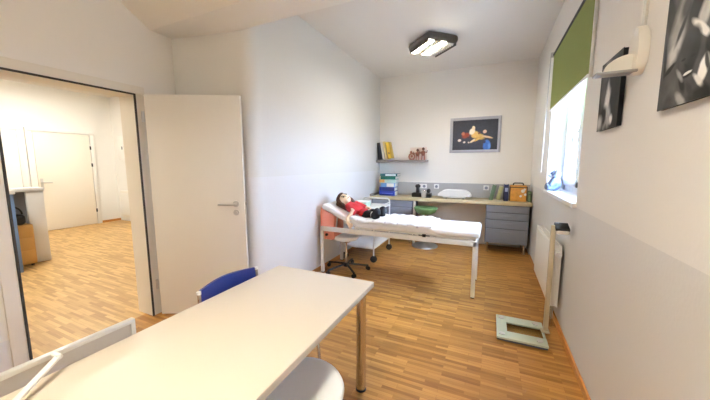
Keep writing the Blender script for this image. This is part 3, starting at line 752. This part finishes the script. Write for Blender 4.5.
b = MB(); b.tube(arc([(.37, 6.05, WZ+.28), (.37, 6.05, WZ+.325), (.53, 6.05, WZ+.325), (.53, 6.05, WZ+.28)], .03), .011); obj('handle', b, M_black, k)
b = MB(); b.box(.305, .325, 5.945, 5.955, WZ+.01, WZ+.27, .003); b.box(.312, .588, 5.944, 5.952, WZ+.245, WZ+.262, .003); b.box(.575, .592, 5.945, 5.955, WZ+.02, WZ+.27, .003); obj('binding', b, mat('dark_brown_trim', rgb(84, 54, 30), .6), k)
b = MB()
for (x, z_, r) in ((.52, .19, .03), (.56, .13, .022), (.49, .10, .02), (.545, .22, .018)): b.cyl((x, 5.952, WZ+z_), (x, 5.946, WZ+z_), r)
obj('spot', b, M_white, k)
k = thing('pouch', 'small green pouch squeezed between the orange case and the wall', 'pouch', (.625, 6.0, WZ))
b = MB(); b.box(.598, .652, 5.9, 6.12, WZ, WZ+.19, .022, 3); obj('body', b, mat('sage_fabric', rgb(118, 136, 104), .8), k)
b = MB(); b.box(.605, .645, 5.893, 5.903, WZ+.13, WZ+.145, .002); obj('zip', b, M_black, k)

# ------------------------------------------------------------------ wall shelf
SZ0, SZ1, SY = 1.64, 1.69, 6.10
b = MB(); b.box(XL+.002, -1.22, SY, YB-.001, SZ0, SZ1, .004)
k = thing('wall_shelf', 'grey brown floating shelf in the back left corner', 'shelf', (-1.75, 6.2, SZ0)); obj('board', b, M_shelf, k)
for x in (XL+.1, -1.35): b = MB(); b.box(x, x+.03, SY+.05, YB, SZ0-.012, SZ0); obj('bracket', b, M_steel, k)
GB = 'files on the wall shelf'
lean = lambda x, an: T(x, 0, SZ1) @ Ry(math.radians(an)) @ T(-x, 0, -SZ1)
book('file', 'black file standing leftmost on the wall shelf', 'file', GB, -2.297, -2.225, 6.12, 6.32, SZ1+.004, SZ1+.37, (34, 36, 44), 'up', (-2.22, 6.2, SZ1), M=lean(-2.297, -4) @ T(.03, 0, .003))
book('file', 'white file leaning between the black and the yellow files', 'file', GB, -2.20, -2.155, 6.12, 6.32, SZ1+.004, SZ1+.39, (226, 218, 204), 'up', (-2.14, 6.2, SZ1), M=lean(-2.20, -10) @ T(.04, 0, .006))
Y1 = lean(-2.135, -11) @ T(.045, 0, .008)
book('file', 'pale yellow file leaning against the white file on the shelf', 'file', GB, -2.14, -2.10, 6.12, 6.32, SZ1+.004, SZ1+.385, (232, 206, 140), 'up', (-2.08, 6.2, SZ1), M=Y1)
book('file', 'broad golden yellow file leaning at the right of the files', 'file', GB, -2.085, -2.0, 6.12, 6.31, SZ1+.004, SZ1+.36, (206, 164, 40), 'up', (-2.0, 6.2, SZ1), M=lean(-2.085, -12) @ T(.05, 0, .010), lab=(-2.055, -2.03, SZ1+.1, SZ1+.14, (40, 34, 30)))
M_figwood = mat('red_brown_wood', rgb(140, 84, 58), .5, var=.3, vscale=30)
M_pinkcard = mat('pale_pink_card', rgb(232, 214, 200), .7)
k = thing('card', 'pale card standing upright behind the brown wooden figurines', 'card', (-1.38, 6.29, SZ1))
b = MB(); b.box(-1.60, -1.25, 6.29, 6.305, SZ1, SZ1+.265, .002); obj('board', b, M_pinkcard, k, False)
b = MB(); b.prism([(6.304, SZ1), (6.345, SZ1), (6.304, SZ1+.15)], 0, -1.43, -1.41); obj('strut', b, M_pinkcard, k, False)
def figurine(x, y, h, r, label, ring=False, arms=True):
    k = thing('figurine', label, 'figurine', (x, y, SZ1), 'wooden figurines on the wall shelf')
    b = MB()
    if ring:
        b.tube([(x+r*math.cos(i*PI/10), y, SZ1+r+.012+r*math.sin(i*PI/10)) for i in range(20)], .017, 10, True); b.box(x-.05, x+.05, y-.03, y+.03, SZ1, SZ1+.02, .004)
        b.ell((x, y, SZ1+r+.02), (r*.45, .02, r*.5)); b.ell((x-.02, y-.005, SZ1+2*r+.04), (.025, .02, .03))
        obj('body', b, M_figwood, k)
    else:
        for s in (-1, 1): b.tube([(x+s*.028, y, SZ1), (x+s*.022, y, SZ1+h*.42)], .013, 8)
        b.ell((x, y, SZ1+h*.55), (.042, .03, h*.22))
        for s in (-1, 1): b.tube([(x+s*.03, y, SZ1+h*.66), (x+s*.075, y-.01, SZ1+h*.6), (x+s*.085, y-.015, SZ1+h*.78)], .010, 8)
        b.cyl((x, y, SZ1+h*.7), (x, y, SZ1+h*.85), .014)
        o = obj('body', b, M_figwood, k)
        b = MB(); b.ell((x, y, SZ1+h*.9), (.028, .026, .032)); obj('head', b, mat('dark_figure_wood', rgb(84, 48, 36), .5), k)
    return k
figurine(-1.54, 6.2, .17, .06, 'brown wooden ring figurine at the left of the shelf figurines', True)
figurine(-1.425, 6.22, .225, .05, 'brown wooden figurine in the middle of the shelf figurines')
figurine(-1.305, 6.2, .25, .05, 'tallest brown wooden figurine at the right end of the shelf')

# ------------------------------------------------------------------ poster in the grey frame
PX0, PX1, PZ0, PZ1 = -.80, .128, 1.828, 2.512
k = thing('framed_poster', 'dark poster with cream and ochre shapes in a grey frame', 'poster', (-.336, YB, PZ0))
b = MB(); f = .055
for x0, x1, z0, z1 in ((PX0, PX0+f, PZ0, PZ1), (PX1-f, PX1, PZ0, PZ1), (PX0+f, PX1-f, PZ0, PZ0+f), (PX0+f, PX1-f, PZ1-f, PZ1)): b.box(x0, x1, YB-.028, YB-.001, z0, z1, .004)
obj('frame', b, mat('lilac_grey_frame', rgb(176, 174, 178), .4, .2), k)
C_ = lambda r, g, b_: rgb(r, g, b_)
shp = [(.50, .50, .52, .30, 0, C_(54, 58, 72), .6),
       (.30, .49, .13, .085, .3, C_(150, 62, 40), .25), (.24, .55, .05, .06, 0, C_(196, 112, 80), .25),
       (.16, .33, .055, .045, .2, C_(236, 222, 206), .2), (.27, .26, .04, .03, .4, C_(240, 228, 216), .2), (.37, .25, .03, .028, 0, C_(226, 210, 196), .2),
       (.58, .45, .20, .10, -.25, C_(214, 172, 92), .2), (.50, .52, .12, .10, .6, C_(226, 186, 104), .2), (.44, .62, .085, .11, -.5, C_(240, 230, 206), .2), (.47, .74, .05, .06, .2, C_(238, 220, 180), .2),
       (.72, .60, .06, .055, .4, C_(228, 190, 160), .2), (.78, .42, .17, .032, -.25, C_(222, 190, 150), .2), (.56, .34, .11, .03, .5, C_(226, 180, 96), .2), (.46, .30, .10, .035, .6, C_(236, 214, 170), .2),
       (.60, .56, .05, .02, .8, C_(120, 66, 40), .2), (.36, .42, .05, .02, -.5, C_(90, 40, 34), .2),
       (.775, .12, .115, .20, 0, C_(66, 116, 196), .12), (.72, .25, .045, .04, .3, C_(42, 52, 96), .2), (.83, .12, .04, .1, 0, C_(98, 146, 216), .4)]
ORI = (-.336*U, YB*U, PZ0*U)
M_art = painted('poster_print', ((PX0+f)*U-ORI[0], f*U), ((0, 1), (2, 1)), ((PX1-PX0-2*f)*U, (PZ1-PZ0-2*f)*U), C_(46, 50, 62), shp, .35, noise=.05, nscale=14)
b = MB(); b.box(PX0+f-.004, PX1-f+.004, YB-.018, YB-.002, PZ0+f-.004, PZ1-f+.004); obj('print', b, M_art, k, False)

# ------------------------------------------------------------------ photo canvases on the right wall
g = lambda v: (lambda w_: rgb(w_, w_*.985, w_*.955))(min(250, 255*(v/255)**1.75*(1.25 if v > 150 else 1)))
def canvas(y0, y1, z0, z1, th, label, shapes, base, noise, nscale, streak=None):
    k = thing('photo_canvas', label, 'picture', (XR, (y0+y1)/2, z0), 'black and white photo canvases')
    m = painted('photo_print', ((y1-y0)/2*U, 0), ((1, -1), (2, 1)), ((y1-y0)*U, (z1-z0)*U), base, shapes, .5, noise, nscale, streak)
    m.node_tree.nodes['Principled BSDF'].inputs['Specular IOR Level'].default_value = .2
    b = MB(); b.box(XR-th, XR-.004, y0+.002, y1-.002, z0+.002, z1-.002, .002); obj('stretcher', b, M_blackcloth, k, False)
    b = MB(); b.box(XR-th-.004, XR-th, y0, y1, z0, z1); obj('print', b, m, k, False)
# u runs from the far edge (0) to the near edge (1) as seen from inside the room
canvas(1.065, 1.757, 1.826, 2.29, .022, 'large black and white photo of a smiling child, nearest the camera', [
    (0.042, 0.825, 0.230, 0.073, -1.22, g(38), 0.3),
    (0.158, 0.672, 0.245, 0.112, -1.92, g(176), 0.35),
    (0.136, 0.483, 0.136, 0.072, -2.26, g(196), 0.4),
    (0.207, 0.789, 0.100, 0.072, -1.95, g(120), 0.4),
    (0.182, 0.634, 0.137, 0.028, -2.15, g(70), 0.4),
    (0.296, 0.716, 0.139, 0.098, -2.06, g(52), 0.3),
    (0.379, 0.631, 0.106, 0.069, -1.80, g(190), 0.3),
    (0.370, 0.530, 0.169, 0.032, 2.46, g(222), 0.25),
    (0.448, 0.364, 0.090, 0.044, -1.38, g(60), 0.3),
    (0.283, 0.397, 0.187, 0.138, 1.31, g(74), 0.12),
    (0.241, 0.431, 0.158, 0.078, 1.27, g(104), 0.45),
    (0.205, 0.353, 0.105, 0.036, -1.08, g(120), 0.5),
    (0.280, 0.472, 0.085, 0.061, 1.15, g(92), 0.5),
    (0.238, 0.358, 0.032, 0.010, -0.07, g(24), 0.25),
    (0.324, 0.353, 0.032, 0.011, 0.00, g(26), 0.25),
    (0.270, 0.293, 0.035, 0.011, -0.83, g(58), 0.4),
    (0.289, 0.228, 0.067, 0.026, 0.10, g(28), 0.25),
    (0.289, 0.235, 0.057, 0.012, 0.15, g(224), 0.2),
    (0.425, 0.213, 0.102, 0.058, -1.83, g(232), 0.2),
    (0.396, 0.140, 0.093, 0.023, -0.70, g(214), 0.3),
    (0.448, 0.261, 0.082, 0.021, -1.22, g(120), 0.3),
    (0.095, 0.334, 0.093, 0.024, 0.38, g(26), 0.25),
    (0.033, 0.448, 0.162, 0.021, -1.49, g(34), 0.3),
    (0.149, 0.131, 0.121, 0.116, 0.96, g(140), 0.4),
    (0.120, 0.037, 0.078, 0.066, 0.84, g(112), 0.4),
    (0.256, 0.026, 0.110, 0.037, -0.70, g(178), 0.3),
    (0.244, 0.164, 0.086, 0.034, -1.02, g(50), 0.3),
    (0.214, 0.239, 0.076, 0.020, -0.79, g(176), 0.4),
    (0.406, 0.013, 0.145, 0.073, 0.18, g(78), 0.35),
    (0.328, 0.088, 0.081, 0.028, -0.88, g(110), 0.4),
    (0.471, 0.041, 0.080, 0.033, -0.94, g(70), 0.4),
    (.62, .5, .10, .6, 0, g(96), .4), (.80, .6, .14, .5, .2, g(150), .4), (.93, .4, .10, .5, 0, g(60), .4)],
    g(128), .05, 9)
canvas(2.215, 2.57, 1.817, 2.25, .024, 'small black and white photo between the window and the height gauge', [
    (.30, .90, .16, .16, .3, g(150), .4), (.20, .55, .12, .4, .25, g(130), .4), (.45, .40, .10, .34, -.2, g(205), .35), (.62, .72, .14, .22, .3, g(36), .3), (.72, .35, .13, .28, -.1, g(48), .3),
    (.30, .20, .16, .14, .3, g(40), .3), (.55, .18, .09, .15, .1, g(176), .4), (.85, .6, .07, .4, 0, g(20), .3), (.12, .12, .1, .1, 0, g(190), .5), (.70, .12, .06, .06, 0, g(210), .4)],
    g(80), .12, 9, (3, 1.2, .3))

# height gauge on the right wall
k = thing('height_gauge', 'wall-mounted height gauge with grey measuring blade beside the photos', 'height gauge', (XR, 2.05, 2.05))
b = MB(); b.box(XR-.012, XR-.001, 2.03, 2.06, 2.2, H-.002); obj('scale_tape', b, M_alu, k, False)
b = MB(); b.prism([(2.025+.062*math.cos(t), 2.165+.12*math.sin(t)) for t in [i*2*PI/28 for i in range(28)]], 0, XR-.045, XR-.002, .008); obj('mount', b, M_bedframe, k)
b = MB(); b.box(.472, XR-.03, 1.985, 2.06, 2.058, 2.072, .003); obj('blade', b, mat('grey_blade', rgb(150, 148, 144), .4), k)
web = [(XR-.04, 2.071)] + [(XR-.04-.12*math.cos(t)*1.0+.0, 2.071+.085*math.sin(t)) for t in [i*PI/16 for i in range(9)]] + [(XR-.04, 2.153)]
b = MB(); b.prism(web, 1, 2.018, 2.033); obj('web', b, M_bedframe, k)

# ------------------------------------------------------------------ radiator under the window
k = thing('radiator', 'white panel radiator under the window behind the column scale', 'radiator', (.61, 3.8, 0))
RY0, RY1, RZ0, RZ1 = 3.27, 4.36, .22, .83
b = MB(); b.box(.565, .585, RY0, RY1, RZ0, RZ1, .008); obj('front_panel', b, M_rad, k)
b = MB(); b.box(.625, .64, RY0, RY1, RZ0, RZ1, .006); obj('back_panel', b, M_rad, k)
b = MB()
for y in (RY0, RY1-.012): b.box(.584, .626, y, y+.012, RZ0+.01, RZ1-.005, .003)
obj('side_cover', b, M_rad, k)
b = MB()
for i in range(21): y = RY0+.02+i*(RY1-RY0-.05)/20; b.box(.584, .626, y, y+.012, RZ1-.014, RZ1-.004)
b.box(.60, .608, RY0+.01, RY1-.01, RZ1-.012, RZ1-.002)
obj('top_grille', b, M_rad, k)
b = MB()
for i in range(16): y = RY0+.05+i*(RY1-RY0-.1)/15; b.box(.561, .567, y-.018, y+.018, RZ0+.04, RZ1-.04, .002)
obj('ribs', b, M_rad, k)
for y in (RY0+.2, RY1-.25): b = MB(); b.box(.638, XR-.001, y, y+.05, .5, .6); obj('wall_bracket', b, M_steel, k, False)
for y in (.05, .10): b = MB(); b.tube([(.606, RY0+y, RZ0+.01), (.606, RY0+y, 0)], .011); obj('pipe', b, M_chrome, k)
b = MB(); b.cyl((.606, RY0-.0, .76), (.606, RY0-.07, .76), .024, .026); obj('thermostat', b, M_white, k)

# ------------------------------------------------------------------ column scale on the floor
k = thing('column_scale', 'floor scale with glass platform and tall aluminium column by the radiator', 'scale', (.32, 3.05, 0))
SX0, SX1, SY0, SY1 = .115, .52, 2.83, 3.265
b = MB(); b.box(SX0, SX0+.09, SY0, SY1, .024, .044, .004); b.box(SX0+.088, SX1, SY1-.13, SY1, .024, .044, .004); b.box(SX0+.088, SX1, SY0, SY0+.13, .024, .044, .004); b.box(SX1-.02, SX1, SY0+.128, SY1-.128, .024, .040, .003)
obj('platform_frame', b, M_mint, k)
b = MB(); b.box(SX0+.086, SX1-.018, SY0+.126, SY1-.126, .028, .036); obj('glass_plate', b, M_scaleglass, k, False)
b = MB(); b.box(SX0+.006, SX1-.006, SY0+.004, SY0+.02, .008, .024); b.box(SX0+.006, SX1-.006, SY1-.02, SY1-.004, .008, .024); b.box(SX0+.004, SX0+.02, SY0+.004, SY1-.004, .008, .024); obj('under_frame', b, M_grey_dark, k, False)
for x in (SX0+.045, SX1-.06):
    for y in (SY0+.06, SY1-.06):
        b = MB(); b.cyl((x, y, 0), (x, y, .048), .021); b.cyl((x, y, .044), (x, y, .052), .026); obj('corner_foot', b, M_steel, k)
b = MB(); b.box(.510, .548, 3.085, 3.12, .028, 1.055, .005); b.box(.49, .56, 3.06, 3.14, .046, .054, .003); obj('column', b, M_column, k)
b = MB(); b.box(.545, .640, 3.04, 3.15, .985, 1.03, .012); hh = obj('display_head', b, M_bedframe, k)
DMx = T(.592, 3.09, 1.045) @ Rx(.35)
b = MB(); b.box(-.055, .05, -.055, .06, -.012, .012, .005, M=DMx); obj('display', b, M_black, hh)

# ------------------------------------------------------------------ toys on the window sill
SZ = NZ0+.006
M_plush = mat('blue_grey_plush', rgb(118, 134, 164), .95, bump=.5, bscale=90, var=.25, vscale=30)
M_plush2 = mat('pale_plush', rgb(196, 204, 214), .95, bump=.5, bscale=90)
k = thing('plush_toy', 'blue grey plush animal sitting in the far corner of the window sill', 'toy', (.735, 4.42, SZ))
px, py = .735, 4.42
b = MB(); b.ell((px, py, SZ+.085), (.062, .075, .088)); b.ell((px-.005, py-.01, SZ+.20), (.058, .07, .06)); 
for s in (-1, 1): limb(b, [(px-.02, py+s*.06, SZ+.13), (px-.06, py+s*.075, SZ+.07)], [.027, .022])
bo = obj('body', b, M_plush, k); remesh(bo, .006)
for s in (-1, 1):
    b = MB(); b.ell((px-.005, py+s*.072, SZ+.235), (.016, .036, .042)); obj('ear', b, M_plush2, k)
    b = MB(); limb(b, [Vector((px-.02, py+s*.045, SZ+.04)), Vector((px-.075, py+s*.06, SZ+.034))], [.034, .03]); b.ell((px-.085, py+s*.062, SZ+.045), (.02, .03, .042)); obj('foot', b, M_plush, k)
b = MB(); b.ell((px-.055, py-.012, SZ+.185), (.025, .034, .026)); obj('muzzle', b, M_plush2, k)
for s in (-1, 1): b = MB(); b.ell((px-.055, py-.012+s*.028, SZ+.218), (.007, .008, .008)); obj('eye', b, M_black, k)
b = MB(); b.ell((px-.08, py-.012, SZ+.192), (.006, .011, .008)); obj('nose', b, M_black, k)
k = thing('toy_duck', 'small yellow brown toy at the far end of the window sill', 'toy', (.665, 4.54, SZ))
b = MB(); b.ell((.665, 4.54, SZ+.03), (.026, .034, .03)); b.ell((.66, 4.52, SZ+.068), (.021, .022, .021)); b.ell((.665, 4.57, SZ+.042), (.012, .02, .012)); obj('body', b, mat('mustard_plastic', rgb(190, 150, 62), .5), k)
b = MB(); b.cyl((.655, 4.502, SZ+.066), (.65, 4.48, SZ+.064), .01, .003); obj('beak', b, mat('brown_plastic', rgb(112, 66, 30), .5), k)

# ------------------------------------------------------------------ daylight, camera, view
w = bpy.data.worlds.new('sky'); SC.world = w; w.use_nodes = True
wn, wl = w.node_tree.nodes, w.node_tree.links
bg = wn['Background']; bg.inputs['Strength'].default_value = 44.0
tc = wn.new('ShaderNodeTexCoord'); sx = wn.new('ShaderNodeSeparateXYZ'); wl.new(tc.outputs['Generated'], sx.inputs[0])
rp = wn.new('ShaderNodeValToRGB'); mr = wn.new('ShaderNodeMapRange'); mr.inputs['From Min'].default_value = -1
wl.new(sx.outputs['Z'], mr.inputs['Value']); wl.new(mr.outputs[0], rp.inputs[0])
els = rp.color_ramp.elements
els[0].position = .47; els[0].color = (.085, .09, .09, 1)          # ground and houses
els[1].position = .51; els[1].color = (.50, .66, 1, 1)             # bright hazy horizon
el = els.new(1.0); el.color = (.40, .62, 1, 1)
wl.new(rp.outputs[0], bg.inputs['Color'])

yaw, pitch, roll, fpx, ch = .4326, .12, -.0019, 294.6156, 1.5988
fwd = Vector((-math.sin(yaw)*math.cos(pitch), math.cos(yaw)*math.cos(pitch), -math.sin(pitch)))
right = Vector((math.cos(yaw), math.sin(yaw), 0)); up = right.cross(fwd)
r2 = math.cos(roll)*right + math.sin(roll)*up; u2 = -math.sin(roll)*right + math.cos(roll)*up
cam = bpy.data.cameras.new('camera'); co = bpy.data.objects.new('camera', cam); COL.objects.link(co)
cam.sensor_fit = 'HORIZONTAL'; cam.sensor_width = 36; cam.lens = fpx/710*36; cam.clip_start = .02
Mx = Matrix((r2, u2, -fwd)).transposed().to_4x4(); Mx.translation = Vector((0, 0, ch*U)); co.matrix_world = Mx
SC.camera = co
vs = SC.view_settings; vs.view_transform = 'Standard'; vs.look = 'None'; vs.gamma = 1; vs.use_curve_mapping = False; vs.exposure = .95
